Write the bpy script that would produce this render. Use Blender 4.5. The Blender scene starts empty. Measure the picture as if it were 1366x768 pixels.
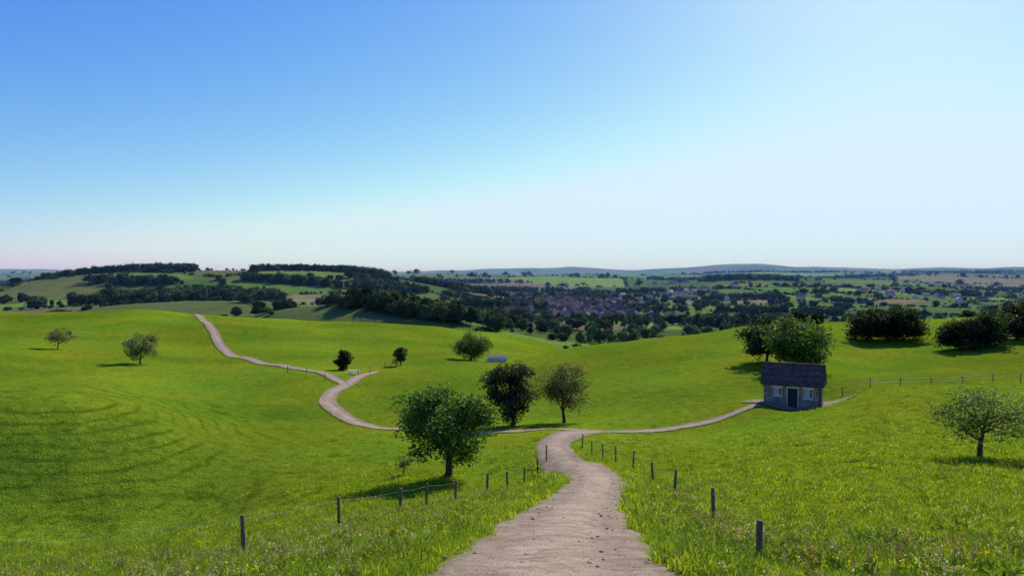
import bpy, math, numpy as np
from mathutils import Vector
rs = np.random.RandomState
scene = bpy.context.scene
scene.view_settings.view_transform='Standard'
scene.view_settings.look='None'
scene.view_settings.exposure=0

# ------------------------------------------------------------------ terrain
# survey points of the landscape: bearing (mils from north), distance (m), drop below eye (mils)
S = """
-850 9 490;-683 9 480;-483 9 450;-333 9 425;-183 9 412;52 9 403;217 9 404;467 9 410;627 9 410;850 9 410
-850 14 445;-683 14 440;-483 14 410;-333 14 388;-183 14 365;62 13 355;200 14 350;324 14 372;467 14 375;627 14 368;850 14 365
-850 20 410;-683 20 406;-483 20 390;-360 20 378;-183 20 345;75 19 318;271 21 338;467 20 336;627 20 325;850 20 320
-850 29 385;-683 29 382;-583 29 380;-483 29 362;-333 28 342;-232 24 343;-150 28 325;-115 31 316;100 26 290;218 30 293;467 30 282;627 28 285;850 28 282
-683 37 368;-850 37 368;-583 37 366;-483 36 354;-333 38 320;-76 34 307;-34 38 297;-6 41 290;16 43 285;35 45 275;45 46 267;103 33 272;189 36 278;162 42 262;630 38 247;850 38 245
-683 44 352;-850 44 352;-583 44 354;-483 44 342;-390 46 318;-333 50 278;-183 44 285;-88 44 273;88 42 255;139 46 254;122 50 248;317 45 242;467 45 227
-850 51 258;-683 51 258;-583 51 262;-483 52 264;-400 56 250;-183 58 250;0 58 240;60 52 235;107 54 243;92 57 235;627 50 205;850 50 203
-850 58 184;-683 58 184;-583 58 186;-483 59 200;-400 66 208;-333 62 234;68 60 222;100 68 214;217 62 222;317 60 212;467 60 187;627 65 170;850 65 168
-683 69 156;-850 69 156;-583 69 160;-483 72 176;-333 76 205;-183 72 216;-83 76 212;37 72 212;107 71 212;197 75 208;277 78 197;325 80 177;377 80 181;430 82 177;467 75 162;627 80 146;850 80 144
-850 85 156;-683 85 156;-333 95 172;-483 95 160;-163 80 208;-213 86 195;-243 93 180;-83 92 180;0 80 205;68 82 200;57 90 180;467 88 151;540 88 149;377 90 158;627 90 147;850 90 146
-236 104 160;-183 102 170;0 100 175;217 95 155;317 95 147;57 108 150;-83 110 155;-283 124 128;-213 116 145
-850 125 112;-683 125 112;-483 120 130;-333 115 146;-183 128 134;0 125 145;57 128 125;117 125 125;217 112 125;317 115 115;377 105 128;467 115 125;627 110 120;850 110 118
-83 132 130;-333 140 120;-149 140 122;-226 132 129;-496 128 121;-607 145 101;377 125 100;217 130 100;317 135 91;467 140 95;627 135 90;850 135 88
-850 160 82;-683 160 82;-483 150 106;-383 158 107;-83 158 114;0 160 114;57 155 104;117 150 96;217 150 84;317 160 71;377 165 65;467 160 74;627 160 70;850 160 68
-850 200 62;-683 200 62;-483 180 82;-393 176 90;-403 196 72;-333 195 80;-183 150 118;-183 190 90;-83 190 96;0 190 105;57 185 108;117 190 108;217 195 104;317 205 90;467 182 63;627 186 57;850 186 56
-850 240 51;-683 240 51;-483 240 47;-415 222 58;-333 248 59;-183 245 65;-83 250 73;0 245 82;57 240 95;117 240 118;217 250 120;317 260 115;467 240 90;627 240 85;850 240 85
-850 320 100;-683 320 100;-483 320 100;-333 320 100;-183 320 100;-83 320 103;0 320 108;57 320 110;117 320 118;217 320 120;317 320 118;467 320 115;627 320 112;850 320 112
-850 460 96;-683 460 96;-333 460 96;0 460 96;317 460 96;627 460 96;850 460 96
"""
C = np.array([[float(v) for v in p.split()] for l in S.strip().splitlines() for p in l.split(';')])
KB = 1.9
cu = C[:,0]/1000*KB; cv = np.log(C[:,1]); cw = C[:,2]/1000
def phi(r2): return 0.5*r2*np.log(r2+1e-12)
n=len(C)
A=np.zeros((n+3,n+3)); A[:n,:n]=phi((cu[:,None]-cu)**2+(cv[:,None]-cv)**2)+np.eye(n)*0.0008
A[:n,n]=1;A[:n,n+1]=cu;A[:n,n+2]=cv;A[n:,:n]=A[:n,n:].T
Wt=np.linalg.solve(A,np.concatenate([cw,[0,0,0]]))
def drop(B,D):
    out=np.empty(len(B)); u=B*KB; v=np.log(D)
    for s in range(0,len(B),20000):
        e=s+20000
        r2=(u[s:e,None]-cu)**2+(v[s:e,None]-cv)**2
        out[s:e]=phi(r2)@Wt[:n]+Wt[n]+Wt[n+1]*u[s:e]+Wt[n+2]*v[s:e]
    return out
def sst(a,b,x):
    t=np.clip((x-a)/(b-a),0,1); return t*t*(3-2*t)
def waves(x,y,wl,seed,k=6):
    r=rs(seed); o=np.zeros_like(x)
    for i in range(k):
        a=r.rand()*math.pi; w=wl*(0.6+0.9*r.rand()); p=r.rand()*6.28
        o+=np.sin((x*math.cos(a)+y*math.sin(a))*6.2832/w+p)
    return o/k**0.5
HILLS=[(-400,1000,230,200,46),(-500,930,80,110,7),(-200,970,80,90,13),(-225,560,130,75,20),(-108,425,60,45,17),(-60,455,60,50,8),
 (560,1800,150,170,30),(500,1320,150,110,19),(820,1500,150,90,14),(900,2300,260,220,28),(150,2600,350,250,20),(-900,2400,500,400,30),
 (1700,2900,400,260,34),(2300,3700,500,300,42),(700,3500,380,260,32),(-250,3200,600,400,32),
 (5600,9000,2200,1100,110),(3000,9500,700,900,90),(7500,8600,700,900,70),(1500,10500,1000,900,64),(-1200,10500,1800,900,76),(400,11000,500,700,50),(-6500,8500,2600,900,108),(1500,4900,600,400,46),(3400,5200,800,500,58),(2400,6700,700,500,58),(4800,7000,800,500,70),(-3600,5200,1200,700,46)]
def far(x,y):
    z=np.full_like(x,-44.0)
    for cx,cy,sx,sy,h in HILLS:
        z+=h*np.exp(-((x-cx)/sx)**2/2-((y-cy)/sy)**2/2)
    z+=waves(x,y,330,3)*2.4*sst(350,900,y)+waves(x,y,1000,4)*5*sst(1200,3500,y)+waves(x,y,1700,9)*12*sst(5000,9000,y)
    return z
def H(x,y):
    x=np.atleast_1d(np.asarray(x,float)); y=np.atleast_1d(np.asarray(y,float))
    D=np.maximum(y,9.0); B=np.clip(x/D,-.87,.87)
    z=np.zeros_like(x); m=D<445
    if m.any(): z[m]=-drop(B[m],D[m])*D[m]
    w=sst(290,440,D); f=w>0
    z[f]=z[f]*(1-w[f])+far(x[f],y[f])*w[f]
    t=np.clip(y/9,0,1); z=np.where(y<9,-1.75*(1-t)+z*t,z)
    z+=waves(x,y,4.5,11)*0.03*sst(8,14,y)*(1-sst(200,300,y))
    z+=waves(x,y,24,12)*0.19*sst(25,90,y)*(1-sst(300,500,y))
    return z
def h1(x,y): return float(H([x],[y])[0])

# ------------------------------------------------------------------ helpers
def mesh_np(name,V,groups,mats=(),mi=None,col=None,smooth=False,link=True,attrs=None):
    me=bpy.data.meshes.new(name); V=np.asarray(V,np.float32)
    me.vertices.add(len(V)); me.vertices.foreach_set('co',V.ravel())
    groups=[np.asarray(g,np.int32) for g in groups if len(g)]
    lp=np.concatenate([g.ravel() for g in groups]); tot=np.concatenate([np.full(len(g),g.shape[1]) for g in groups])
    st=np.concatenate([[0],np.cumsum(tot)[:-1]]).astype(np.int32)
    me.loops.add(len(lp)); me.loops.foreach_set('vertex_index',lp)
    me.polygons.add(len(tot)); me.polygons.foreach_set('loop_start',st)
    if mi is not None: me.polygons.foreach_set('material_index',np.asarray(mi,np.int32))
    me.update(calc_edges=True)
    me.polygons.foreach_set('use_smooth',np.full(len(tot),bool(smooth)))
    if col is not None:
        a=me.color_attributes.new('Col','FLOAT_COLOR','POINT')
        c=np.ones((len(V),4),np.float32); c[:,:3]=col; a.data.foreach_set('color',c.ravel())
    for k,v in (attrs or {}).items():
        a=me.attributes.new(k,'FLOAT','POINT'); a.data.foreach_set('value',np.asarray(v,np.float32))
    for m in mats: me.materials.append(m)
    me.validate()
    ob=bpy.data.objects.new(name,me)
    if link: scene.collection.objects.link(ob)
    return ob
def mat(name):
    m=bpy.data.materials.new(name); m.use_nodes=True
    nt=m.node_tree; nt.nodes.clear()
    out=nt.nodes.new('ShaderNodeOutputMaterial')
    return m,nt,out
def N(nt,t,**kw):
    nd=nt.nodes.new(t)
    for k,v in kw.items():
        if k in nd.inputs.keys(): nd.inputs[k].default_value=v
        else: setattr(nd,k,v)
    return nd
def mixc(nt,bt,fac,a,b):
    m=nt.nodes.new('ShaderNodeMix'); m.data_type='RGBA'; m.blend_type=bt
    for i,v in ((0,fac),(6,a),(7,b)):
        if hasattr(v,'is_linked'): nt.links.new(v,m.inputs[i])
        elif i==0: m.inputs[0].default_value=v
        else: m.inputs[i].default_value=(*v,1)
    return m.outputs[2]
def ramp(nt,src,stops):
    r=nt.nodes.new('ShaderNodeValToRGB'); nt.links.new(src,r.inputs[0])
    e=r.color_ramp.elements
    while len(e)<len(stops): e.new(0.5)
    for i,(p,c) in enumerate(stops):
        e[i].position=p; e[i].color=(c,c,c,1) if not isinstance(c,tuple) else (*c,1)
    return r.outputs[0]
def noise(nt,scale,detail=4,rough=.55,vec=None):
    nd=N(nt,'ShaderNodeTexNoise'); nd.inputs['Scale'].default_value=scale; nd.inputs['Detail'].default_value=detail; nd.inputs['Roughness'].default_value=rough
    g=nt.nodes.new('ShaderNodeNewGeometry'); nt.links.new(g.outputs['Position'],nd.inputs['Vector'])
    return nd.outputs['Fac']
def plain(name,c,rough=.85,sc=6,amt=.3,bump=.3,bdist=.02):
    m,nt,out=mat(name); p=N(nt,'ShaderNodeBsdfPrincipled'); p.inputs['Roughness'].default_value=rough
    p.inputs['Specular IOR Level'].default_value=.2
    nz=noise(nt,sc,4); r=ramp(nt,nz,[(.3,1-amt),(.7,1+amt*.6)])
    nt.links.new(mixc(nt,'MULTIPLY',1.0,c,r),p.inputs['Base Color'])
    b=N(nt,'ShaderNodeBump'); b.inputs['Strength'].default_value=bump; b.inputs['Distance'].default_value=bdist
    nt.links.new(noise(nt,sc*4,3),b.inputs['Height']); nt.links.new(b.outputs[0],p.inputs['Normal'])
    nt.links.new(p.outputs[0],out.inputs[0]); return m
def leafmat(name,trans=.4,rand=.25,gloss=.03):
    m,nt,out=mat(name)
    a=N(nt,'ShaderNodeAttribute',attribute_name='Col')
    oi=N(nt,'ShaderNodeObjectInfo')
    r=ramp(nt,oi.outputs['Random'],[(0,1-rand),(1,1+rand)])
    c=mixc(nt,'MULTIPLY',1.0,a.outputs['Color'],r)
    d=N(nt,'ShaderNodeBsdfDiffuse'); t=N(nt,'ShaderNodeBsdfTranslucent')
    nt.links.new(c,d.inputs[0]); nt.links.new(mixc(nt,'MULTIPLY',1.0,c,(1.5,1.4,.6)),t.inputs[0])
    mx=N(nt,'ShaderNodeMixShader'); mx.inputs[0].default_value=trans
    nt.links.new(d.outputs[0],mx.inputs[1]); nt.links.new(t.outputs[0],mx.inputs[2])
    if gloss<=0: nt.links.new(mx.outputs[0],out.inputs[0]); return m
    g=N(nt,'ShaderNodeBsdfGlossy'); g.inputs['Roughness'].default_value=.45; g.inputs[0].default_value=(.8,.85,.8,1)
    m2=N(nt,'ShaderNodeMixShader'); m2.inputs[0].default_value=gloss
    nt.links.new(mx.outputs[0],m2.inputs[1]); nt.links.new(g.outputs[0],m2.inputs[2])
    nt.links.new(m2.outputs[0],out.inputs[0]); return m
LEAF=leafmat('foliage',gloss=.02); GRASSM=leafmat('grass_blades',.55,.2,0); FORM=leafmat('forest_foliage',.2,0,0)
BARK=plain('bark',(.09,.07,.05),.9,8,.4,.8,.05)

# ------------------------------------------------------------------ paths
def catmull(P,step):
    P=np.array(P,float); Q=np.vstack([2*P[0]-P[1],P,2*P[-1]-P[-2]]); out=[]
    for i in range(len(P)-1):
        p0,p1,p2,p3=Q[i:i+4]; k=max(2,int(np.linalg.norm((p2-p1)[:2])/step))
        for t in np.arange(k)/k:
            out.append(.5*((2*p1)+(-p0+p2)*t+(2*p0-5*p1+4*p2-p3)*t*t+(-p0+3*p1-3*p2+p3)*t**3))
    out.append(P[-1]); return np.array(out)
def bd(L): return [(b*d/1000,d,w) for b,d,w in L]
PATHS={'dirt_path':[(0.8,-6,3.3),(0.55,0,3.3),(.36,5,3.3)]+bd([(50,9,3.35),(66,13,3.15),(86,19,2.95),(108,26,2.6),(114,33,2.7),(92,41,2.8),(62,50,2.8),(56,58,2.9),(78,65,3.2),(112,71.5,3.4)]),
'dirt_path.001':bd([(330,80,1.9),(277,78,2.0),(197,75,2.2),(107,72,2.6),(37,72.5,2.3),(-83,76,2.1),(-163,80,2.3),(-213,86,2.5),(-243,93,2.5),(-246,100,2.3),(-233,108,2.2),(-213,117,2.0),(-196,125,1.8),(-180,130,1.6)]),
'dirt_path.002':bd([(-222,113,1.8),(-250,120,2.2),(-283,126,2.3),(-333,140,2.4),(-375,156,2.4),(-392,174,2.4),(-400,192,2.4),(-412,212,2.3),(-422,232,2.3)])}
lines=[]
for k,v in PATHS.items(): lines.append(catmull(v,.35 if k=='dirt_path' else .8))
ALLP=np.vstack(lines)
def pathdist(x,y):
    d=np.full(len(x),1e9)
    for s in range(0,len(x),20000):
        e=s+20000
        q=np.hypot(x[s:e,None]-ALLP[:,0],y[s:e,None]-ALLP[:,1])-ALLP[:,2]/2
        d[s:e]=q.min(1)
    return d
m,nt,out=mat('dirt_gravel')
p=N(nt,'ShaderNodeBsdfPrincipled'); p.inputs['Roughness'].default_value=.95; p.inputs['Specular IOR Level'].default_value=.1
c=mixc(nt,'MIX',ramp(nt,noise(nt,.9,5,.65),[(.35,0.),(.68,1.)]),(.38,.27,.165),(.54,.41,.275))
c=mixc(nt,'MIX',ramp(nt,noise(nt,3.5,6,.72),[(.48,0.),(.66,.85)]),c,(.25,.172,.10))
au=N(nt,'ShaderNodeAttribute',attribute_name='edge')
rut=ramp(nt,au.outputs['Fac'],[(.25,1.08),(.5,.80)]); 
c=mixc(nt,'MULTIPLY',.8,c,rut)
c=mixc(nt,'MULTIPLY',1.0,c,ramp(nt,noise(nt,28,3,.75),[(.3,.52),(.7,1.3)]))
nz=N(nt,'ShaderNodeMath',operation='ADD'); nt.links.new(au.outputs['Fac'],nz.inputs[0])
nn=N(nt,'ShaderNodeMath',operation='MULTIPLY_ADD'); nt.links.new(noise(nt,2.2,4,.7),nn.inputs[0]); nn.inputs[1].default_value=.9; nn.inputs[2].default_value=-.45
nt.links.new(nn.outputs[0],nz.inputs[1])
c=mixc(nt,'MIX',ramp(nt,nz.outputs[0],[(.80,0.),(.98,1.)]),c,(.15,.18,.03))
nt.links.new(c,p.inputs['Base Color'])
b=N(nt,'ShaderNodeBump'); b.inputs['Strength'].default_value=.9; b.inputs['Distance'].default_value=.05
hh=N(nt,'ShaderNodeMath',operation='ADD'); nt.links.new(noise(nt,5,4,.7),hh.inputs[0]); nt.links.new(noise(nt,26,2,.7),hh.inputs[1])
nt.links.new(hh.outputs[0],b.inputs['Height']); nt.links.new(b.outputs[0],p.inputs['Normal'])
nt.links.new(p.outputs[0],out.inputs[0]); DIRT=m
for pi,(k,L) in enumerate(zip(PATHS,lines)):
    T=np.gradient(L[:,:2],axis=0); T/=np.linalg.norm(T,axis=1)[:,None]; Nn=np.stack([T[:,1],-T[:,0]],1)
    cols=np.linspace(-1,1,13); V=[];E=[]
    s=np.arange(len(L))
    for c_ in cols:
        jit=1+ .05*np.sin(s*.9+c_*2)*np.sin(s*.37+1)+.05*np.sin(s*.21+c_*5)
        xy=L[:,:2]+Nn*(c_*L[:,2]/2*jit)[:,None]
        z=H(xy[:,0],xy[:,1])+ (0.05+0.012*pi+.0003*np.clip(L[:,1],0,300)) - .03*(abs(c_)>.95) - .03*np.exp(-((abs(c_)-.5)/.18)**2)
        V.append(np.column_stack([xy,z])); E.append(np.full(len(L),abs(c_)))
    V=np.stack(V,1); n1,n2=V.shape[:2]; idx=np.arange(n1*n2).reshape(n1,n2)
    q=np.stack([idx[:-1,:-1],idx[:-1,1:],idx[1:,1:],idx[1:,:-1]],-1).reshape(-1,4)
    mesh_np(k,V.reshape(-1,3),[q],[DIRT],smooth=True,attrs={'edge':np.stack(E,1).ravel()})

# ------------------------------------------------------------------ far fields
def fr(a): return a-np.floor(a)
def hsh(i,j,k): return fr(np.sin(i*127.1+j*311.7+k*74.7)*43758.5453)
def cells(x,y):
    big=y>1700
    s=np.where(big,400.,125.); xs=(x+.35*y)/s; ys=(y-.2*x)/(s*np.where(big,1.3,1.1))
    cx=np.floor(xs); cy=np.floor(ys); d1=np.full(len(x),9.); d2=d1.copy(); hid=np.zeros(len(x))
    for dx in(-1,0,1):
        for dy in(-1,0,1):
            i=cx+dx;j=cy+dy
            d=np.hypot(i+.15+.7*hsh(i,j,1)-xs,j+.15+.7*hsh(i,j,2)-ys)
            nr=d<d1; d2=np.where(nr,d1,np.minimum(d2,d)); hid=np.where(nr,hsh(i,j,3),hid); d1=np.where(nr,d,d1)
    return d1,(d2-d1)*s,hid
PAL=np.array([(.105,.18,.035),(.15,.23,.04),(.075,.13,.03),(.16,.18,.05),(.125,.20,.035),(.09,.15,.035),(.18,.26,.045),(.25,.22,.10),(.11,.18,.035),(.14,.17,.05),(.19,.15,.085),(.14,.21,.04)])
WOODS=[(-520,960,70,45),(-430,930,40,24),(-310,745,85,32),(-300,1010,50,14),(-215,1000,55,22),(-150,900,42,34),(-66,440,40,22),(-30,520,32,20),(-75,1040,60,30),(-20,640,44,14),(560,1790,115,55),(-420,830,60,8),(-250,860,70,8),(-340,650,70,7),(-10,760,50,12),(180,620,50,9),(300,820,70,10),
 (-130,640,40,10),(350,1150,70,9),(250,1500,120,16),(-560,1180,120,20),(760,1300,80,12),(30,1650,160,20),(700,2600,240,32),(1200,2900,260,32),(-300,2300,300,36),(1300,1900,200,18),(-1500,2300,400,50),(2300,3900,500,44),(600,4200,400,44),(1700,5000,500,55),(3300,5300,600,55),(170,330,34,8),(225,355,24,7)]

# ------------------------------------------------------------------ terrain mesh
ys=[-40.,-30,-20,-12,-6,-2,1,3.5,5.5]; y=7.0
while y<70000: ys.append(y); y*=1.0115 if y<1500 else (1.02 if y<12000 else 1.15)
ys=np.array(ys); nc=460
t=np.linspace(-1,1,nc)
Y=np.repeat(ys[:,None],nc,1); X=t[None,:]*(1.15*np.maximum(Y,0)+22)
Z=H(X.ravel(),Y.ravel()); xf=X.ravel(); yf=Y.ravel()
idx=np.arange(len(ys)*nc).reshape(len(ys),nc)
q=np.stack([idx[:-1,:-1],idx[:-1,1:],idx[1:,1:],idx[1:,:-1]],-1).reshape(-1,4)
col=np.tile(np.array([.190,.268,.016]),(len(xf),1))
wv=waves(xf,yf,60,21,8); col*=(1+.10*np.clip(wv,-1.5,1.5))[:,None]
wv=waves(xf,yf,22,22,8); col[:,0]*=1+.10*np.clip(wv,-1.5,1.5)
d1,ed,hid=cells(xf,yf)
fc=PAL[(hid*len(PAL)).astype(int)%len(PAL)]*(.85+.3*fr(hid*37))[:,None]
fc*=np.where(ed<4,.65,1)[:,None]
f=sst(262,290,yf)[:,None]; col=col*(1-f)+fc*f
def tint(cx,cy,rx,ry,c,soft=.15):
    global col
    e=np.hypot((xf-cx)/rx,(yf-cy)/ry); w=(1-sst(1-soft,1,e))[:,None]; col=col*(1-w)+np.array(c)*w
tint(-225,540,105,62,(.14,.17,.05)); tint(-108,415,52,36,(.14,.185,.05)); tint(-760,1130,120,80,(.55,.42,.14)); tint(-800,1400,110,60,(.45,.36,.14))
tint(-340,890,90,35,(.15,.18,.06)); tint(-420,860,60,30,(.16,.26,.045)); tint(20,330,28,22,(.20,.17,.08)); tint(470,1250,90,60,(.14,.25,.04)); tint(560,1120,70,30,(.28,.2,.1)); tint(250,1080,60,30,(.24,.2,.1))
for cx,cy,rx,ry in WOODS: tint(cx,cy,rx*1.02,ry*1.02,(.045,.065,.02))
track=sst(-.26,-.40,xf/np.maximum(yf,9))*sst(34,42,yf)*(1-sst(80,110,yf))
m,nt,out=mat('meadow_ground')
p=N(nt,'ShaderNodeBsdfDiffuse')
at=N(nt,'ShaderNodeAttribute',attribute_name='Col')
c=mixc(nt,'MULTIPLY',1.0,at.outputs['Color'],ramp(nt,noise(nt,.05,4,.6),[(.32,(.72,.85,.9)),(.66,(1.2,1.12,1.0))]))  # random meadow patches; their warm tone also paints in sunlit yellow
c=mixc(nt,'MULTIPLY',1.0,c,ramp(nt,noise(nt,.9,5,.7),[(.3,.74),(.7,1.22)]))
c=mixc(nt,'MULTIPLY',1.0,c,ramp(nt,noise(nt,9,3,.75),[(.3,.6),(.7,1.3)]))
wvn=N(nt,'ShaderNodeTexWave',bands_direction='Z'); wvn.inputs['Scale'].default_value=.56; wvn.inputs['Distortion'].default_value=4.2; wvn.inputs['Detail'].default_value=4; wvn.inputs['Detail Scale'].default_value=.35
g=nt.nodes.new('ShaderNodeNewGeometry'); nt.links.new(g.outputs['Position'],wvn.inputs['Vector'])
tr=N(nt,'ShaderNodeAttribute',attribute_name='track')
mm=N(nt,'ShaderNodeMath',operation='MULTIPLY'); nt.links.new(tr.outputs['Fac'],mm.inputs[0]); nt.links.new(ramp(nt,wvn.outputs['Fac'],[(.0,.9),(.32,0.)]),mm.inputs[1])
m3=N(nt,'ShaderNodeMath',operation='MULTIPLY'); nt.links.new(mm.outputs[0],m3.inputs[0]); nt.links.new(ramp(nt,noise(nt,.14,3,.6),[(.32,.1),(.58,1.)]),m3.inputs[1])
c=mixc(nt,'MULTIPLY',m3.outputs[0],c,(.50,.58,.5))
nt.links.new(c,p.inputs['Color'])
h2=N(nt,'ShaderNodeMath',operation='MULTIPLY_ADD'); nt.links.new(noise(nt,1.1,4,.7),h2.inputs[0]); h2.inputs[1].default_value=2.2; nt.links.new(noise(nt,8,3,.75),h2.inputs[2])
b=N(nt,'ShaderNodeBump'); b.inputs['Strength'].default_value=.75; b.inputs['Distance'].default_value=.24
nt.links.new(h2.outputs[0],b.inputs['Height']); nt.links.new(b.outputs[0],p.inputs['Normal'])
nt.links.new(p.outputs[0],out.inputs[0])
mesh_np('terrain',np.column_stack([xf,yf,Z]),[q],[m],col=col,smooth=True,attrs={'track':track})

# ------------------------------------------------------------------ trees
def tube(Vs,Fs,pts,rad,k=6):
    pts=np.array(pts,float); b0=sum(len(v) for v in Vs)
    T=np.gradient(pts,axis=0); T/=np.linalg.norm(T,axis=1)[:,None]+1e-9
    ref=np.array([1.,0,0]) if abs(T[0][0])<.9 else np.array([0,1.,0])
    a=np.cross(T,ref); a/=np.linalg.norm(a,axis=1)[:,None]; bb=np.cross(T,a)
    th=np.arange(k)*2*math.pi/k
    R=np.array(rad)[:,None,None]*(a[:,None]*np.cos(th)[None,:,None]+bb[:,None]*np.sin(th)[None,:,None])+pts[:,None]
    Vs.append(R.reshape(-1,3)); i=np.arange(len(pts)-1)[:,None]*k+b0; j=np.arange(k)[None]; j2=(j+1)%k
    Fs.append(np.stack([i+j,i+j2,i+k+j2,i+k+j],-1).reshape(-1,4))
def leaves(r,P,size,up=.5):
    n=len(P); nrm=r.normal(size=(n,3)); nrm[:,2]=abs(nrm[:,2])+up; nrm/=np.linalg.norm(nrm,axis=1)[:,None]
    a=np.cross(nrm,r.normal(size=(n,3))); a/=np.linalg.norm(a,axis=1)[:,None]; b=np.cross(nrm,a)
    s=(size*(.6+.8*r.rand(n)))[:,None]
    return np.stack([P-a*s*.6,P+b*s*.36,P+a*s*.6,P-b*s*.36],1).reshape(-1,3)
def tree(name,x,y,h,w,th,nl,leaf,col,seed,ncl=45,spread=.13,tr=.03,core=.25,cone=0.,lean=0.,vary=.28,skirt=False):
    r=rs(seed); Vs=[];Fs=[]
    cz=(th+h)/2; rz=(h-th)/2*.92; rx=w/2*.88
    lx=lean*h; top=h*.8
    zt=np.linspace(-.3,top,9); tp=np.column_stack([lx*(zt/h)+.03*h*np.sin(zt/h*5+seed)*(zt>0),.02*h*np.sin(zt/h*4+seed*2),zt])
    r0=h*tr; rd=r0*(1.25-np.linspace(0,1,9)*1.1); rd[0]*=1.4; tube(Vs,Fs,tp,np.maximum(rd,.01),8)
    limbs=[]
    for i in range(8):
        a=i*2.4+r.rand()*.8; el=r.uniform(-.15,1.0); s=tp[np.searchsorted(zt,th*.75+ (i/8)*(top-th*.8)*.6)-0]
        e=np.array([lx*.6+math.cos(a)*math.cos(el)*rx*.7,math.sin(a)*math.cos(el)*rx*.7,cz+math.sin(el)*rz*.7-.1*rz])
        if e[2]<s[2]: e[2]=s[2]+.1*h
        t_=np.linspace(0,1,6)[:,None]; mid=(s+e)/2+np.array([0,0,-.05*h])+r.normal(size=3)*.03*h
        L=(1-t_)**2*s+2*t_*(1-t_)*mid+t_**2*e; limbs.append(L); tube(Vs,Fs,L,r0*.5*(1-.75*t_[:,0]),5)
    LP=np.vstack([l[2:] for l in limbs]+[tp[4:]])
    d=r.normal(size=(ncl,3)); d/=np.linalg.norm(d,axis=1)[:,None]; rr=core+(1-core)*r.rand(ncl)**.55
    lump=1+.25*np.sin(3*np.arctan2(d[:,1],d[:,0])+seed)*np.cos(2.3*d[:,2]+seed)
    Cc=d*(rr*lump)[:,None]*np.array([rx,rx,rz]); Cc[:,2]+=cz; Cc[:,0]+=lx*.6
    if cone: Cc[:,:2]*=(1-cone*np.clip((Cc[:,2]-cz)/rz,-.6,1))[:,None]
    if skirt: Cc[:,2]=np.where(Cc[:,2]<cz,.2*h+(Cc[:,2]-th)*.6*r.rand(ncl),Cc[:,2]); Cc[:,:2]*=1.06
    Cc[:,2]=np.maximum(Cc[:,2],th*.95+.05*h*r.rand(ncl))
    for c_ in Cc:
        s=LP[np.argmin(((LP-c_)**2).sum(1)+3*np.maximum(0,LP[:,2]-c_[2])**2)]; t_=np.linspace(0,1,4)[:,None]
        tube(Vs,Fs,s*(1-t_)+c_*t_+np.sin(t_*3.14)*r.normal(size=3)*.02*h,r0*.16*(1-.7*t_[:,0]),4)
        for _ in range(2):
            e=c_+r.normal(size=3)*w*spread*.8; tube(Vs,Fs,[c_,(c_+e)/2+r.normal(size=3)*.01*h,e],[r0*.06,r0*.045,r0*.02],3)
    nb=sum(len(v) for v in Vs); nf=sum(len(v) for v in Fs)
    ci=r.randint(0,ncl,nl); sg=w*spread*(.7+.6*r.rand(ncl))
    g=r.normal(size=(nl,3)); g*=(np.clip(np.linalg.norm(g,axis=1),0,1.9)/np.linalg.norm(g,axis=1))[:,None]
    P=Cc[ci]+g*sg[ci][:,None]*np.array([1,1,.75])
    if skirt: P[:,2]=np.maximum(P[:,2],.02+.1*r.rand(nl))
    lv=leaves(r,P,leaf); nlv=len(lv); Vs.append(lv); Fs.append(np.arange(nlv).reshape(-1,4)+nb)
    cb=(1+vary*r.normal(size=ncl))[ci]*(1+.25*r.normal(size=nl)); cb=np.clip(cb,.35,1.8)
    lc=np.array(col)[None]*cb[:,None]; lc[:,0]*=1+.15*r.normal(size=nl)
    cc=np.vstack([np.full((nb,3),.1),np.repeat(np.clip(lc,0.005,1),4,0)])
    V=np.vstack(Vs); V+=np.array([x,y,h1(x,y)]); F=np.vstack(Fs)
    mi=np.concatenate([np.zeros(nf,int),np.ones(nl,int)])
    return mesh_np(name,V,[F],[BARK,LEAF],mi=mi,col=cc)
def B(b,d): return b*d/1000,d
tree('broadleaf_tree',*B(-88,44),5.2,6.0,.95,12500,.17,(.085,.165,.02),1,52,.08,.038,.3)
tree('broadleaf_tree.001',*B(0,80),6.8,5.6,.6,10000,.22,(.042,.06,.02),2,50,.095,.03)
tree('budding_tree',*B(70,82),7.0,6.2,1.0,7000,.18,(.15,.165,.055),3,66,.085,.022)
tree('orchard_tree',*B(630,38),3.5,4.8,.8,5000,.12,(.14,.19,.045),4,44,.09,.035,lean=.06)
tree('orchard_tree.001',*B(-496,128),5.0,6.6,1.0,4600,.26,(.16,.19,.065),5,40,.09)
tree('orchard_tree.002',*B(-607,145),3.8,4.8,1.0,1500,.26,(.18,.20,.085),6,30,.10)
tree('broadleaf_tree.002',*B(-55,158),5.8,8.0,.5,6500,.32,(.085,.135,.03),7,48,.09)
tree('broadleaf_tree.003',*B(-149,140),3.6,3.1,.5,2600,.26,(.06,.09,.026),8,26,.11)
tree('cypress_bush',*B(-226,132),3.8,2.8,.1,3400,.24,(.022,.036,.014),9,30,.12,cone=.35)
tree('sapling',*B(-145,47.5),1.5,1.2,.3,500,.10,(.14,.19,.05),10,14,.13)
tree('broadleaf_tree.004',*B(388,103),7.7,9.6,.5,12000,.33,(.09,.155,.028),12,60,.09)
tree('broadleaf_tree.005',*B(340,112),6.8,7.6,.3,8000,.33,(.032,.052,.016),13,50,.1)
def bush(name,b,d,h,w,seed,c=(.036,.058,.018),nl=7000): return tree(name,*B(b,d),h,w,.1,nl,.38,c,seed,60,.08,.02,.35,skirt=True)
bush('hawthorn_bush',474,146,6.2,8.6,21); bush('hawthorn_bush.001',524,145,6.2,9.4,22); bush('hawthorn_bush.006',500,147,5.8,8,33)
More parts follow.
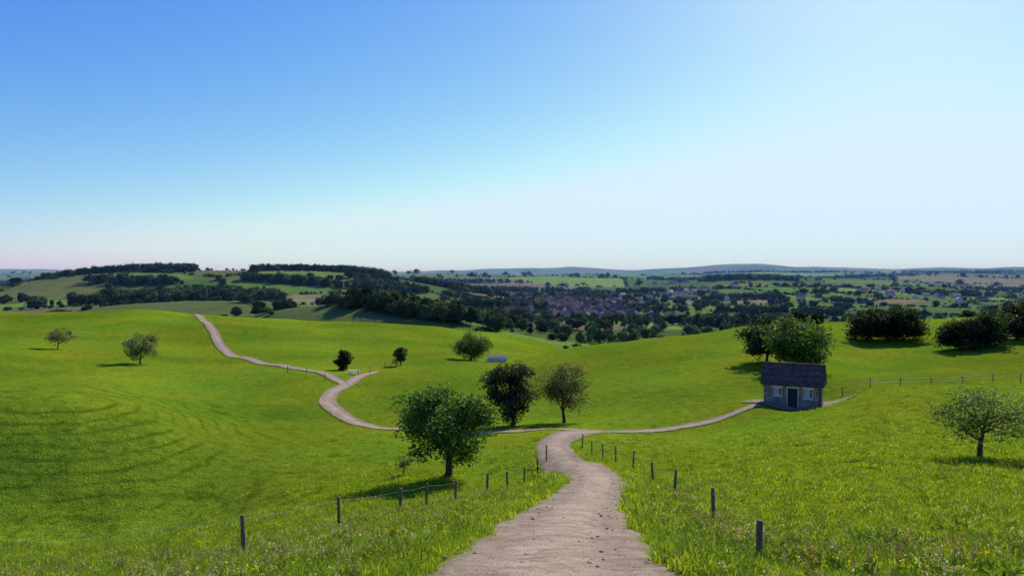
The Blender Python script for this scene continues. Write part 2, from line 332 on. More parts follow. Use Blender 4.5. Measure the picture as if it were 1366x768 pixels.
bush('hawthorn_bush.002',600,127,5.2,7.0,23); bush('hawthorn_bush.003',634,128,6.0,8.0,24); bush('hawthorn_bush.004',690,150,6.2,9,25); bush('hawthorn_bush.005',670,134,4,6,26)
bush('shrub',407,158,3.0,2.8,27,nl=2000); bush('shrub.001',383,172,2.4,4.5,28,nl=2000); bush('shrub.002',610,187,1.6,3.6,29,nl=1000)

# ------------------------------------------------------------------ distant forest, one object
import bmesh
def ico(s):
    bm=bmesh.new(); bmesh.ops.create_icosphere(bm,subdivisions=s,radius=1)
    v=np.array([x.co[:] for x in bm.verts]); f=np.array([[q.index for q in x.verts] for x in bm.faces]); bm.free(); return v,f
IV,IF=ico(2); IV1,IF1=ico(1)
def templ(seed,nl,ls,IV):
    r=rs(seed); d=r.normal(size=(nl,3)); d/=np.linalg.norm(d,axis=1)[:,None]; 
    def lf(d): return 1+.22*np.sin(3.1*d[:,0]*2+seed)+.16*np.sin(5*d[:,1]+seed*2)+.15*np.cos(4*d[:,2]+seed)
    sc=np.array([.42,.42,.44]); P=d*(lf(d)*(.8+.28*r.rand(nl)))[:,None]*sc; P[:,2]+=.52
    lv=leaves(r,P,ls,.3); V=IV*(lf(IV)*.82)[:,None]*sc; V[:,2]+=.52
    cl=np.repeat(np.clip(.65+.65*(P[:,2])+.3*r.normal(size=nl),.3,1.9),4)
    return lv,V,cl
r=rs(77); TX=[];TY=[];TH=[];TC=[];TW=[]
def addtrees(x,y,h,c,w=1.0):
    TX.append(x);TY.append(y);TH.append(h);TC.append(c);TW.append(np.full(len(x),w))
for cx,cy,rx,ry in WOODS:
    a=math.pi*rx*ry; sp=30 if cy<1300 else (110 if cy<3000 else 400); k=int(a/sp*1.3)
    th=r.rand(k)*6.283; q=np.sqrt(r.rand(k))*(1+.15*np.sin(th*3+cx)); x=cx+rx*q*np.cos(th); yy=cy+ry*q*np.sin(th)
    big=1 if cy<1300 else (1.35 if cy<3000 else 1.9)
    addtrees(x,yy,(5.5+6*r.rand(k))*big,np.clip(.95+.4*r.normal(size=k),.4,1.9))
for (xa,xb,ya,yb,k,wd,hs) in [(-1300,1500,360,1700,330000,2.2,(2.0,2.2)),(-4500,5500,1700,6500,300000,5,(4.5,4.5))]:
    x=r.uniform(xa,xb,k); yy=ya+(yb-ya)*r.rand(k)**.85; ok=abs(x)<yy*.8; x=x[ok];yy=yy[ok]
    _,e,hid=cells(x,yy); keep=(e<wd)&(fr(hid*91)<.9); keep|=(r.rand(len(x))<.0010)
    x=x[keep];yy=yy[keep]; k2=len(x); hh_=hs[0]+hs[1]*r.rand(k2); hh_*=np.where(r.rand(k2)<.12,2.4,1); addtrees(x,yy,hh_,np.clip(.92+.35*r.normal(size=k2),.4,2),1.5)
x=r.normal(85,90,460); yy=r.uniform(640,1300,460); addtrees(x,yy,5+4.5*r.rand(460),np.clip(1.0+.4*r.normal(size=460),.4,2))
x=r.uniform(-40,330,300); yy=330+r.rand(300)**.7*330; addtrees(x,yy,4+6*r.rand(300),np.clip(1.3+.5*r.normal(size=300),.5,2.4))
TX=np.concatenate(TX);TY=np.concatenate(TY);TH=np.concatenate(TH);TC=np.concatenate(TC);TW=np.concatenate(TW)
TZ=H(TX,TY); nt_=len(TX); print('forest trees',nt_)
Vall=[];Q=[];Tt=[];Call=[];base=0
var=r.randint(0,6,nt_)
basec=np.array([(.06,.095,.025),(.075,.115,.028),(.05,.08,.025),(.085,.12,.032),(.095,.11,.042),(.056,.085,.023)])
low=(TY>1300)|((TW>1.2)&(TH<5)&(TY>600))
for vi in range(6):
    for farf in (0,1):
        s=np.where((var==vi)&(low==bool(farf)))[0]
        if not len(s): continue
        lv,cv_,cl=templ(vi+1,100 if not farf else 22,.115 if not farf else .26,IV if not farf else IV1); IFx=IF if not farf else IF1
        T=np.vstack([lv,cv_]); a=r.rand(len(s))*6.283; sx=TH[s]*(.8+.5*r.rand(len(s)))*TW[s]
        Vx=T[None,:,0]*np.cos(a)[:,None]-T[None,:,1]*np.sin(a)[:,None]; Vy=T[None,:,0]*np.sin(a)[:,None]+T[None,:,1]*np.cos(a)[:,None]
        V=np.stack([Vx*sx[:,None]+TX[s][:,None],Vy*sx[:,None]+TY[s][:,None],T[None,:,2]*TH[s][:,None]+TZ[s][:,None]-.3],-1)
        nV=len(T); nL=len(lv); off=(np.arange(len(s))*nV+base)[:,None,None]
        Q.append((np.arange(nL).reshape(1,-1,4)+off).reshape(-1,4)); Tt.append((IFx[None]+nL+off).reshape(-1,3))
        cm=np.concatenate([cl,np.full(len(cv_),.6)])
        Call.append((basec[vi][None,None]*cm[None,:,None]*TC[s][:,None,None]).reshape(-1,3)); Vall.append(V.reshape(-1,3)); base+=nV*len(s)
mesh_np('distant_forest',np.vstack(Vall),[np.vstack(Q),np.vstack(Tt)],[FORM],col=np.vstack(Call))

# ------------------------------------------------------------------ village
WALLV=plain('render_walls',(.62,.52,.41),.9,.15,.3); ROOFV=plain('village_roof_tiles',(.27,.115,.065),.9,.1,.5); ROOFS=plain('village_slate',(.17,.13,.11),.8,.1,.4); WIN=plain('dark_window',(.03,.035,.04),.3,1,.1,0)
Vv=[];Fv=[];Mv=[]
def house(x,y,w,d,h,rh,rot,roof,br=None):
    z=h1(x,y)-1; c,s=math.cos(rot),math.sin(rot); b0=len(Vv)
    def P(a,b,q): Vv.append((x+a*c-b*s,y+a*s+b*c,z+q))
    for q in (0,h+1):
        for a,b in((-w,-d),(w,-d),(w,d),(-w,d)): P(a/2,b/2,q)
    P(-w/2,0,h+rh+1);P(w/2,0,h+rh+1)
    for f in ((0,1,5,4),(1,2,6,5),(2,3,7,6),(3,0,4,7),(5,6,9),(7,4,8)): Fv.append([b0+i for i in f]);Mv.append(0)
    e=.35; r0=len(Vv)
    for a in(-w/2-e,w/2+e):
        for sg in(-1,1): P(a,sg*(d/2+e),h+.95-e*rh/(d/2)+.1)
        P(a,0,h+rh+1.12)
    for f in((0,3,5,2),(1,2,5,4)): Fv.append([r0+i for i in f]);Mv.append(roof)
    for sg in(-1,1):
        for i in range(max(2,int(w/2.6))):
            cx=-w/2+(i+.5)*w/max(2,int(w/2.6))
            for lv in ([2.3] if h<4 else [2.2,4.8]):
                k=len(Vv)
                for a,q in((-.5,-.6),(.5,-.6),(.5,.6),(-.5,.6)): P(cx+a,sg*(d/2+.03),lv+q)
                Fv.append([k,k+1,k+2,k+3] if sg<0 else [k+3,k+2,k+1,k]);Mv.append(3)
    k=len(Vv); a0=w*.3
    for q in(h+rh*.6,h+rh+2.2):
        for a,b in((-.4,-.4),(.4,-.4),(.4,.4),(-.4,.4)): P(a0+a,b,q)
    for f in((0,1,5,4),(1,2,6,5),(2,3,7,6),(3,0,4,7),(4,5,6,7)): Fv.append([k+i for i in f]);Mv.append(roof)
r=rs(5)
for i in range(170):
    yy=r.uniform(690,1080); xx=yy*.09+r.normal()*36
    house(xx,yy,r.uniform(7,12),r.uniform(6,8),r.choice([3.5,5.4]),r.uniform(2.6,3.8),r.choice([.3,.3+1.57])+r.normal()*.2,1 if r.rand()<.65 else 2)
for i in range(130):
    cx,cy=[(330,1450),(450,2000),(900,1700),(300,1250),(1250,2200),(700,1250)][r.randint(6)]; xx=cx+r.normal()*60; yy=cy+r.normal()*70
    house(xx,yy,r.uniform(8,14),r.uniform(7,9),r.choice([3.,5.5]),r.uniform(2.2,3.4),r.rand()*3,1 if r.rand()<.6 else 2)
me=bpy.data.meshes.new('village_houses'); me.from_pydata(Vv,[],Fv)
for q_ in (WALLV,ROOFV,ROOFS,WIN): me.materials.append(q_)
me.polygons.foreach_set('material_index',Mv); ob=bpy.data.objects.new('village_houses',me); scene.collection.objects.link(ob)

# ------------------------------------------------------------------ stone hut
m,nt,out=mat('hut_stone'); p=N(nt,'ShaderNodeBsdfPrincipled'); p.inputs['Roughness'].default_value=.95
tc=N(nt,'ShaderNodeTexCoord'); vo=N(nt,'ShaderNodeTexVoronoi',feature='F1'); vo.inputs['Scale'].default_value=3.2; nt.links.new(tc.outputs['Object'],vo.inputs['Vector'])
ve=N(nt,'ShaderNodeTexVoronoi',feature='DISTANCE_TO_EDGE'); ve.inputs['Scale'].default_value=3.2; nt.links.new(tc.outputs['Object'],ve.inputs['Vector'])
hs=N(nt,'ShaderNodeSeparateColor'); nt.links.new(vo.outputs['Color'],hs.inputs[0])
c=mixc(nt,'MIX',ramp(nt,hs.outputs[0],[(0,0.),(1,1.)]),(.25,.18,.125),(.46,.36,.265))
c=mixc(nt,'MIX',ramp(nt,ve.outputs['Distance'],[(.02,.8),(.07,0.)]),c,(.37,.28,.205))
c=mixc(nt,'MULTIPLY',1.0,c,ramp(nt,noise(nt,1.4,5,.7),[(.3,.7),(.7,1.15)]))
nt.links.new(c,p.inputs['Base Color']); b=N(nt,'ShaderNodeBump'); b.inputs['Distance'].default_value=.05
nt.links.new(ramp(nt,ve.outputs['Distance'],[(0,0.),(.12,1.)]),b.inputs['Height']); nt.links.new(b.outputs[0],p.inputs['Normal']); nt.links.new(p.outputs[0],out.inputs[0]); STONE=m
m,nt,out=mat('hut_roof_tiles'); p=N(nt,'ShaderNodeBsdfPrincipled'); p.inputs['Roughness'].default_value=.9; p.inputs['Specular IOR Level'].default_value=.1
tc=N(nt,'ShaderNodeTexCoord'); br=N(nt,'ShaderNodeTexBrick'); br.inputs['Scale'].default_value=3.0
br.inputs['Color1'].default_value=(.26,.13,.085,1); br.inputs['Color2'].default_value=(.13,.072,.055,1); br.inputs['Mortar'].default_value=(.03,.022,.022,1); br.inputs['Mortar Size'].default_value=.03
nt.links.new(tc.outputs['Object'],br.inputs['Vector'])
c=mixc(nt,'MULTIPLY',1.0,br.outputs['Color'],ramp(nt,noise(nt,2,5,.7),[(.3,.5),(.7,1.5)])); nt.links.new(c,p.inputs['Base Color']); nt.links.new(p.outputs[0],out.inputs[0]); TILE=m
WHITE=plain('white_frame_paint',(.78,.74,.66),.6,3,.1,.1); DOORM=plain('old_wood',(.06,.045,.04),.8,5,.4); GLASS=plain('window_glass',(.05,.06,.07),.15,1,.1,0); CURT=plain('curtain',(.58,.55,.5),.9,3,.2)
hut=bpy.data.objects.new('stone_hut',None); scene.collection.objects.link(hut)
hx,hy=B(377,82.5); hz=h1(*B(377,80))
hut.location=(hx,hy,hz); hut.rotation_euler=(0,0,math.radians(-25.5))
def part(name,V,F,mt,bev=0):
    me=bpy.data.meshes.new(name); me.from_pydata(V,[],F); me.materials.append(mt); o=bpy.data.objects.new(name,me); scene.collection.objects.link(o); o.parent=hut
    if bev: md=o.modifiers.new('b','BEVEL'); md.width=bev; md.segments=2
    return o
BF=[(0,3,2,1),(4,5,6,7),(0,1,5,4),(1,2,6,5),(2,3,7,6),(3,0,4,7)]
def box(name,x0,x1,y0,y1,z0,z1,mt,bev=.01):
    return part(name,[(x0,y0,z0),(x1,y0,z0),(x1,y1,z0),(x0,y1,z0),(x0,y0,z1),(x1,y0,z1),(x1,y1,z1),(x0,y1,z1)],BF,mt,bev)
hw,hd,wh,rh=2.95,1.9,2.75,1.75
def wallpanels():
    xs=[-hw,-1.95,-1.1,-.45,.55,1.1,2.05,hw]; k=0
    ops={1:(1.2,2.1),3:(-.6,2.05),5:(1.05,2.1)}
    V=[];F=[]
    def bx(x0,x1,z0,z1,y0=-hd,y1=-hd+.35):
        b0=len(V); V.extend([(x0,y0,z0),(x1,y0,z0),(x1,y1,z0),(x0,y1,z0),(x0,y0,z1),(x1,y0,z1),(x1,y1,z1),(x0,y1,z1)]); F.extend([tuple(b0+i for i in f) for f in BF])
    for i in range(7):
        if i in ops:
            a,b_=ops[i]
            if a>-.5: bx(xs[i],xs[i+1],-.6,a)
            bx(xs[i],xs[i+1],b_,wh)
        else: bx(xs[i],xs[i+1],-.6,wh)
    for sx in(-1,1):
        x0,x1=sorted((sx*hw,sx*(hw-.35))); y0=-hd+.35
        b0=len(V)
        for xx in(x0,x1): V.extend([(xx,y0,-.6),(xx,hd,-.6),(xx,hd,wh),(xx,0,wh+rh*.98),(xx,y0,wh+rh*.18)])
        F.append(tuple(b0+i for i in(4,3,2,1,0))); F.append(tuple(b0+5+i for i in(0,1,2,3,4)))
        for i in range(5): j=(i+1)%5; F.append((b0+i,b0+j,b0+5+j,b0+5+i))
    bx(-hw+.35,hw-.35,-.6,wh,hd-.35,hd)
    part('walls',V,F,STONE)
wallpanels()
e=.32; ov=.3; sl=rh/hd
def roofside(nm,sg):
    y0=sg*(hd+e); z0=wh-e*sl+.02; V=[]; rows=10; F=[]
    for i in range(rows):
        t0=i/rows;t1=(i+1)/rows
        for (t,dz) in((t0,.07),(t1,.035)):
            yy=y0*(1-t); zz=z0+(wh+rh-z0)*t
            V.extend([(-hw-ov,yy,zz+dz),(hw+ov,yy,zz+dz)])
        b0=i*4; F.append((b0,b0+1,b0+3,b0+2) if sg<0 else (b0,b0+2,b0+3,b0+1))
        if i: F.append((b0-2,b0-1,b0+1,b0) if sg<0 else (b0-2,b0,b0+1,b0-1))
    k=len(V); V.extend([(-hw-ov,y0,z0-.06),(hw+ov,y0,z0-.06),(-hw-ov,0,wh+rh-.06),(hw+ov,0,wh+rh-.06)])
    F.append((k,k+2,k+3,k+1)); F.append((k,k+1,1,0)); F.append((k,0,k-2,k+2)); F.append((k+1,k+3,k-1,1))
    part(nm,V,F,TILE)
roofside('roof_front',-1); roofside('roof_back',1)
box('ridge_tiles',-hw-ov,hw+ov,-.12,.12,wh+rh+.03,wh+rh+.14,TILE,.04)
for nm,x0,x1,z0,z1 in(('window_left',-1.95,-1.1,1.2,2.1),('window_right',1.1,2.05,1.05,2.1)):
    y_=-hd+.12
    box(nm+'_glass',x0,x1,y_+.06,y_+.08,z0,z1,GLASS,0)
    box(nm+'_curtain',x0+.12,x1-.25,y_+.035,y_+.055,z0+.1,z1-.05,CURT,0)
    for i,(a,b_,c_,d_) in enumerate(((x0,x1,z0,z0+.1),(x0,x1,z1-.1,z1),(x0,x0+.09,z0+.1,z1-.1),(x1-.09,x1,z0+.1,z1-.1))):
        box(f'{nm}_frame_{i}',a,b_,y_-.02,y_+.03,c_,d_,WHITE,.005)
    box(nm+'_sill',x0-.1,x1+.1,-hd-.08,-hd+.1,z0-.1,z0-.005,WHITE,.01)
    box(nm+'_lintel',x0-.15,x1+.15,-hd-.03,-hd-.003,z1+.01,z1+.2,WHITE,.01)
box('door',-.45,.55,-hd+.14,-hd+.2,-.3,2.05,DOORM,.01)
box('door_rail',-.4,.5,-hd+.1,-hd+.135,.9,.97,DOORM,.005)
box('door_frame_left',-.53,-.455,-hd-.03,-hd-.003,-.3,2.1,WHITE,.005); box('door_frame_right',.555,.63,-hd-.03,-hd-.003,-.3,2.1,WHITE,.005); box('door_lintel',-.6,.7,-hd-.035,-hd-.004,2.105,2.28,WHITE,.01)
box('door_step',-.7,.8,-hd-.7,-hd-.01,-.5,.06,STONE,.03)
box('gutter',-hw-ov,hw+ov,-hd-e-.14,-hd-e-.01,wh-e*sl-.06,wh-e*sl+.03,DOORM,.03)
box('downpipe',hw-.2,hw-.1,-hd-.11,-hd-.01,-.3,wh-.1,DOORM,.02)
th=np.linspace(0,2*math.pi,49)[:-1]; V=[];yc=(hx+.6,hy-.6)
for k_ in range(1,9):
    rad=(5.4+.5*np.sin(th*3)+.4*np.sin(th*5+1))*k_/8; x_=yc[0]+rad*np.cos(th)*1.05; y_=yc[1]+rad*np.sin(th)*.8
    V.append(np.column_stack([x_,y_,H(x_,y_)+.085]))
V=np.vstack(V); idx=np.arange(8*48).reshape(8,48); i2=np.roll(idx,-1,1)
q=np.stack([idx[:-1],idx[1:],i2[1:],i2[:-1]],-1).reshape(-1,4)
ed_=np.repeat(np.arange(1,9)/8,48)
mesh_np('gravel_yard',V,[q,idx[0][None,:]],[DIRT],smooth=True,attrs={'edge':ed_})

# ------------------------------------------------------------------ fences
WOOD=plain('weathered_post',(.24,.165,.105),.9,12,.4,.8,.02); WIRE=plain('fence_wire',(.30,.29,.28),.5,3,.1,0)
def fence(name,pts,ph=1.1,pr=.055,wires=(.55,.9),wr=.004,seed=0,hs=None):
    r=rs(seed); Vs=[];Fs=[]; tops=[]
    for i,(x,y) in enumerate(pts):
        z=h1(x,y); h=ph*(.93+.14*r.rand())*((hs or {}).get(i,1)); tl=r.normal(size=2)*.045; pr_=pr*(.85+.3*r.rand())
        zz=np.array([-.3,0,h*.5,h*.97,h,h+.003]); P=np.column_stack([x+tl[0]*zz,y+tl[1]*zz,z+zz])
        tube(Vs,Fs,P,np.array([1,1.05,1,.96,.8,.02])*pr_,7); tops.append((x,y,z,tl,h))
    npost=sum(len(f) for f in Fs)
    for a,b_ in zip(tops[:-1],tops[1:]):
        for w in wires:
            p0=np.array([a[0]+a[3][0]*w,a[1]+a[3][1]*w,a[2]+w*a[4]]);p1=np.array([b_[0]+b_[3][0]*w,b_[1]+b_[3][1]*w,b_[2]+w*b_[4]])
            t_=np.linspace(0,1,7)[:,None]; P=p0*(1-t_)+p1*t_; P[:,2]-=.05*np.sin(t_[:,0]*math.pi)
            tube(Vs,Fs,P,np.full(7,wr),4)
    F=np.vstack(Fs); mi=np.zeros(len(F),int); mi[npost:]=1
    return mesh_np(name,np.vstack(Vs),[F],[WOOD,WIRE],mi=mi,smooth=True)
fence('wooden_post_fence',[(-19,14.5),(-13,17.2)]+[B(*p) for p in[(-360,20),(-232,24.3),(-150,28),(-115,31),(-76,34),(-34,38),(-6,41),(16,43.5),(35,46),(46,49)]],seed=1,wires=(.9,))
fence('wooden_post_fence.001',[(3.85,11.6)]+[B(*p) for p in[(271,21),(218,29),(189,35),(162,41),(139,46),(122,50),(107,54),(94,58)]],seed=2,ph=1.05,wr=.0022,wires=(.85,),hs={0:.62})
fence('wire_fence',[(x_,84+.02*x_+1.2*math.sin(x_*.2)) for x_ in np.arange(38,86,3.2)],seed=3,ph=1.0,pr=.05,wr=.012)
fence('wire_fence.001',[B(b_,d_) for b_,d_ in [(-300,122),(-275,119),(-250,115),(-205,124),(-190,131),(-170,138)]],seed=4,ph=1.0,pr=.06,wr=.01)

tr=bpy.data.objects.new('stone_trough',None); scene.collection.objects.link(tr); hut=tr
tx,ty=B(-20,152); tr.location=(tx,ty,h1(tx,ty)); tr.rotation_euler=(0,0,.1)
CONC=plain('pale_concrete',(.62,.56,.46),.9,2,.25)
box('basin_front',-2.0,2.0,-.6,-.45,-.3,.95,CONC,.02); box('basin_back',-2.0,2.0,.45,.6,-.3,1.3,CONC,.02); box('basin_left',-2.0,-1.85,-.45,.45,-.3,.95,CONC,.02); box('basin_right',1.85,2.0,-.45,.45,-.3,.95,CONC,.02); box('basin_floor',-1.85,1.85,-.45,.45,-.3,.2,CONC,0)
bn=bpy.data.objects.new('picnic_table',None); scene.collection.objects.link(bn); hut=bn
tx,ty=B(-211,124); bn.location=(tx,ty,h1(tx,ty)); bn.rotation_euler=(0,0,.3)
box('table_top',-.9,.9,-.38,.38,.7,.76,CONC,.01); box('bench_near',-.9,.9,-.85,-.58,.42,.47,CONC,.01); box('bench_far',-.9,.9,.58,.85,.42,.47,CONC,.01)
for i,xx in enumerate((-.65,.65)): box(f'leg_{i}',xx-.04,xx+.04,-.3,.3,-.1,.695,CONC,.01); box(f'seat_beam_{i}',xx+.05,xx+.1,-.8,.8,.34,.41,CONC,.01)

# ------------------------------------------------------------------ grass
def blades(seed,nb,rad,hh,wd,c0,c1,bend=.5):
    r=rs(seed); V=[];F3=[];F4=[];Cc=[]
    a=r.rand(nb)*6.283; q=np.sqrt(r.rand(nb))*rad; bx=q*np.cos(a);by=q*np.sin(a)
    for i in range(nb):
        h=hh*(.5+.7*r.rand()); t=r.rand()*6.283; l=bend*h*(.4+1.1*r.rand()); dx,dy=math.cos(t),math.sin(t); w=wd*(.7+.6*r.rand()); px,py=-dy*w/2,dx*w/2
        b0=len(V); x0,y0=bx[i],by[i]
        V+= [(x0-px,y0-py,-.03),(x0+px,y0+py,-.03),(x0+dx*l*.3-px*.8,y0+dy*l*.3-py*.8,h*.6),(x0+dx*l*.3+px*.8,y0+dy*l*.3+py*.8,h*.6),(x0+dx*l,y0+dy*l,h*.95)]
        F4.append((b0,b0+1,b0+3,b0+2)); F3.append((b0+2,b0+3,b0+4))
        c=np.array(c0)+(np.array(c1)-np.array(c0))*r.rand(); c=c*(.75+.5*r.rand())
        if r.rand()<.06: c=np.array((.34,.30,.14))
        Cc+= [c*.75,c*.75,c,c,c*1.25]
    return mesh_np(f'grass_clump_{seed}',V,[F4,F3],[GRASSM],col=np.array(Cc),link=False)
def coll(name,obs):
    c=bpy.data.collections.new(name)
    for o in obs: c.objects.link(o)
    return c
def scatter(name,P,rot,scl,cl):
    me=bpy.data.meshes.new(name); me.vertices.add(len(P)); me.vertices.foreach_set('co',np.asarray(P,np.float32).ravel())
    a=me.attributes.new('rot','FLOAT_VECTOR','POINT'); a.data.foreach_set('vector',np.asarray(rot,np.float32).ravel())
    a=me.attributes.new('scl','FLOAT_VECTOR','POINT'); a.data.foreach_set('vector',np.asarray(scl,np.float32).ravel())
    ob=bpy.data.objects.new(name,me); scene.collection.objects.link(ob)
    ng=bpy.data.node_groups.new(name,'GeometryNodeTree'); ng.interface.new_socket('Geometry',in_out='INPUT',socket_type='NodeSocketGeometry'); ng.interface.new_socket('Geometry',in_out='OUTPUT',socket_type='NodeSocketGeometry')
    gi=ng.nodes.new('NodeGroupInput');go=ng.nodes.new('NodeGroupOutput'); ci=ng.nodes.new('GeometryNodeCollectionInfo'); ci.inputs['Collection'].default_value=cl; ci.inputs['Separate Children'].default_value=True; ci.inputs['Reset Children'].default_value=True
    ip=ng.nodes.new('GeometryNodeInstanceOnPoints'); ip.inputs['Pick Instance'].default_value=True
    na=ng.nodes.new('GeometryNodeInputNamedAttribute'); na.data_type='FLOAT_VECTOR'; na.inputs['Name'].default_value='rot'
    nb=ng.nodes.new('GeometryNodeInputNamedAttribute'); nb.data_type='FLOAT_VECTOR'; nb.inputs['Name'].default_value='scl'
    L=ng.links.new; L(gi.outputs[0],ip.inputs['Points']); L(ci.outputs[0],ip.inputs['Instance']); L(na.outputs['Attribute'],ip.inputs['Rotation']); L(nb.outputs['Attribute'],ip.inputs['Scale']); L(ip.outputs[0],go.inputs[0])
    md=ob.modifiers.new('scatter','NODES'); md.node_group=ng; return ob
gc=(.20,.30,.020); gd=(.33,.43,.026)
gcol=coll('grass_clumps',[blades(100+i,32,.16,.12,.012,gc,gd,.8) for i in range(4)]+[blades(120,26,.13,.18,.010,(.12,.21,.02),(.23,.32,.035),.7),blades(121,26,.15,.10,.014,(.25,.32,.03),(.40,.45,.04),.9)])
r=rs(8)
def ptsD(n,d0,d1,pw,span=.80):
    u=r.rand(n); k=1-pw+1
    D=(d0**k+(d1**k-d0**k)*u)**(1/k); return r.uniform(-span,span,n)*D,D
x1,y1=ptsD(15000,5.5,15,0.3,.80); x2,y2=ptsD(40000,15,85,1.75,.76)
gx=np.concatenate([x1,x2]);gy=np.concatenate([y1,y2])
ok=r.rand(len(gx))>sst(28,85,gy)*.95; ok&=~((gx/gy<-.3)&(gy>38)&(r.rand(len(gx))<.85)); gx=gx[ok];gy=gy[ok]
pdist=pathdist(gx,gy)
ok=(pdist>-.12+.12*np.sin(gx*3+gy*2.3))&~((np.abs(gx-hx-.5)<4.5)&(np.abs(gy-hy+.5)<4)); gx=gx[ok];gy=gy[ok];pdist=pdist[ok]
gz=H(gx,gy); k=len(gx)
sc=np.clip(gy/15,1,5)**.45*(.75+.5*r.rand(k))*(1+.45*np.clip(waves(gx,gy,3.5,31),-1,1.3))
sh=sc*np.where(pdist<.5,1.25,1)*(1-.6*sst(22,60,gy))
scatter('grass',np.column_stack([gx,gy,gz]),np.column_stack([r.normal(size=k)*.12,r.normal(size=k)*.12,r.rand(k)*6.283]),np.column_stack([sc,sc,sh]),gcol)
def stalks(seed,nb,h,c,head,hs_,rad=.15):
    r=rs(seed); Vs=[];Fs=[];cs=[]
    for i in range(nb):
        a=r.rand()*6.283;q=rad*r.rand(); hh=h*(.6+.6*r.rand()); l=r.normal(size=2)*.12*hh; b0=np.array([q*math.cos(a),q*math.sin(a),-.03])
        tube(Vs,Fs,[b0,b0+[l[0]*.3,l[1]*.3,hh*.5],b0+[l[0],l[1],hh]],[.003,.0025,.0015],3); cs.append(np.tile(c,(9,1)))
        k=14; P=b0+np.array([l[0],l[1],hh])+r.normal(size=(k,3))*np.array([hs_*.6,hs_*.6,hs_*1.8]); lv=leaves(r,P,hs_*1.3); n1=sum(len(v) for v in Vs); Vs.append(lv); Fs.append(np.arange(len(lv)).reshape(-1,4)+n1); cs.append(np.tile(head,(len(lv),1))*(.7+.6*r.rand()))
        k=8; P=b0+np.array([l[0]*.4,l[1]*.4,hh*.35])+r.normal(size=(k,3))*np.array([.04,.04,hh*.2]); lv=leaves(r,P,.05); n1=sum(len(v) for v in Vs); Vs.append(lv); Fs.append(np.arange(len(lv)).reshape(-1,4)+n1); cs.append(np.tile(gc,(len(lv),1)))
    return mesh_np(f'plant_{seed}',np.vstack(Vs),[np.vstack(Fs)],[GRASSM],col=np.vstack(cs),link=False)
wc=coll('wild_plants',[stalks(201,6,.34,(.25,.22,.1),(.42,.37,.22),.012),stalks(202,5,.26,gc,(.65,.62,.5),.012),stalks(203,5,.40,(.2,.2,.08),(.32,.29,.14),.014),stalks(204,4,.22,gc,(.7,.57,.04),.011)])
x1,y1=ptsD(1700,6,34,1.2,.85); fx=[];fy=[]
for a,b_ in (((-13,17.2),(-7.2,20)),((-7.2,20),(-5.6,24.3)),((-5.6,24.3),(-4.2,28)),((-4.2,28),(-1.3,38)),((4.5,14),(5.7,21)),((5.7,21),(6.3,29)),((-8,11),(-2,11)),((-7,14),(-3,17))):
    t_=r.rand(80); fx.append(a[0]*(1-t_)+b_[0]*t_+r.normal(size=80)*.4); fy.append(a[1]*(1-t_)+b_[1]*t_+r.normal(size=80)*.4)
x1=np.concatenate([x1]+fx);y1=np.concatenate([y1]+fy); ok=pathdist(x1,y1)>.25; x1=x1[ok];y1=y1[ok]
k=len(x1); s=.7+.5*r.rand(k); scatter('wildflowers',np.column_stack([x1,y1,H(x1,y1)]),np.column_stack([np.zeros((k,2)),r.rand(k)*6.283]),np.column_stack([s,s,s]),wc)
lw=coll('broadleaf_weeds',[blades(400+i,22,.10,.15,.04,(.10,.18,.02),(.18,.27,.03),1.0) for i in range(3)])
x1=np.concatenate([r.uniform(3,12,450),r.uniform(-9,12,220)]);y1=np.concatenate([r.uniform(7.5,17,450),r.uniform(7.5,24,220)]); ok=(pathdist(x1,y1)>.3)&(waves(x1,y1,3,41)>.1); x1=x1[ok];y1=y1[ok]
k=len(x1); s=.8+.8*r.rand(k); scatter('leafy_weeds',np.column_stack([x1,y1,H(x1,y1)]),np.column_stack([np.zeros((k,2)),r.rand(k)*6.283]),np.column_stack([s,s,s]),lw)
dc=coll('dock_plants',[stalks(301,6,.6,(.2,.10,.05),(.26,.13,.09),.026,.12),stalks(302,5,.5,(.16,.14,.06),(.32,.22,.15),.022,.12)])
dp=np.array([(4.85,9.3),(4.3,8.9),(3.4,8.5),(5.9,9.8),(6.3,10.6),(4.95,9.5)]); k=len(dp)
scatter('dock_weeds',np.column_stack([dp,H(dp[:,0],dp[:,1])]),np.column_stack([np.zeros((k,2)),r.rand(k)*6]),np.full((k,3),.85),dc)
L=lines[0]; k=1100; ii=r.randint(0,len(L),k); ox=r.uniform(-.5,.5,k)*L[ii,2]; px_=L[ii,0]+ox; py_=L[ii,1]+r.normal(size=k)*.2; ok=(py_>6)&(py_<34); px_=px_[ok];py_=py_[ok]; pz=H(px_,py_)+.045
k=len(px_); s=.008+.028*r.rand(k)**4; jit=1+.2*r.normal(size=(k,len(IV),1))
V=IV[None]*jit*s[:,None,None]*np.array([1.2,.9,.6])+np.stack([px_,py_,pz],-1)[:,None]
F=(IF[None]+(np.arange(k)*len(IV))[:,None,None]).reshape(-1,3)
mesh_np('pebbles',V.reshape(-1,3),[F],[plain('pebble_stone',(.36,.27,.19),.9,10,.4)],smooth=True)

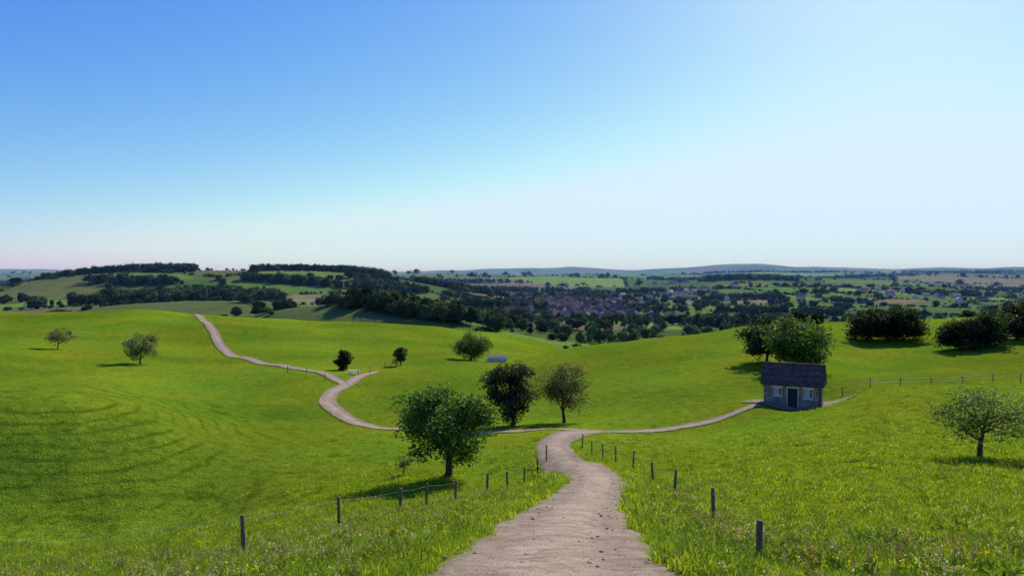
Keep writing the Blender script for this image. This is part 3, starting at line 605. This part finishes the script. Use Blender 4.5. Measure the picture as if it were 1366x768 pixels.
# ------------------------------------------------------------------ haze, light, sky, camera
m,nt,out=mat('air_haze'); vs=N(nt,'ShaderNodeVolumeScatter'); vs.inputs['Color'].default_value=(.23,.45,.88,1); vs.inputs['Density'].default_value=1/13000; vs.inputs['Anisotropy'].default_value=0
nt.links.new(vs.outputs[0],out.inputs['Volume'])
V=[(x_,y_,z_) for z_ in(-300,170) for x_,y_ in((-90000,270),(90000,270),(90000,90000),(-90000,90000))]
mesh_np('atmosphere_haze',V,[BF],[m])
SE,SA=math.radians(35),math.radians(28)
sd=Vector((math.sin(SA)*math.cos(SE),math.cos(SA)*math.cos(SE),math.sin(SE)))
sl_=bpy.data.lights.new('sun','SUN'); sl_.energy=5; sl_.angle=math.radians(.5); sl_.color=(1,.95,.86)
so=bpy.data.objects.new('sun',sl_); so.rotation_euler=sd.to_track_quat('Z','Y').to_euler(); so.location=sd*300; scene.collection.objects.link(so)
w=bpy.data.worlds.new('World'); scene.world=w; w.use_nodes=True; nt=w.node_tree; nt.nodes.clear()
sk=nt.nodes.new('ShaderNodeTexSky'); sk.sky_type='NISHITA'; sk.sun_disc=False; sk.sun_elevation=SE; sk.sun_rotation=SA; sk.air_density=1.0; sk.dust_density=.4; sk.ozone_density=2.0; sk.altitude=100
sp=nt.nodes.new('ShaderNodeSeparateColor'); cb=nt.nodes.new('ShaderNodeCombineColor'); nt.links.new(sk.outputs[0],sp.inputs[0])
for i,(pw,s_,mx) in enumerate(((1.62,.96,.70),(1.28,.965,.89),(.32,.955,1.06))):
    a=nt.nodes.new('ShaderNodeMath'); a.operation='MULTIPLY'; a.inputs[1].default_value=.12; nt.links.new(sp.outputs[i],a.inputs[0])
    b=nt.nodes.new('ShaderNodeMath'); b.operation='POWER'; b.inputs[1].default_value=pw; nt.links.new(a.outputs[0],b.inputs[0])
    c=nt.nodes.new('ShaderNodeMath'); c.operation='MULTIPLY'; c.inputs[1].default_value=s_; nt.links.new(b.outputs[0],c.inputs[0])
    d=nt.nodes.new('ShaderNodeMath'); d.operation='SMOOTH_MIN'; d.inputs[1].default_value=mx; d.inputs[2].default_value=.12; nt.links.new(c.outputs[0],d.inputs[0])
    f=nt.nodes.new('ShaderNodeMath'); f.operation='MULTIPLY'; f.inputs[1].default_value=1/.12; nt.links.new(d.outputs[0],f.inputs[0]); nt.links.new(f.outputs[0],cb.inputs[i])
bg=nt.nodes.new('ShaderNodeBackground'); bg.inputs[1].default_value=.12
wo=nt.nodes.new('ShaderNodeOutputWorld'); nt.links.new(cb.outputs[0],bg.inputs[0]); nt.links.new(bg.outputs[0],wo.inputs[0])
cam=bpy.data.cameras.new('camera'); cam.sensor_width=36; cam.lens=26.35; cam.clip_end=200000; cam.clip_start=.1
co=bpy.data.objects.new('camera',cam); co.rotation_euler=(math.radians(90-1.09),0,0); scene.collection.objects.link(co); scene.camera=co
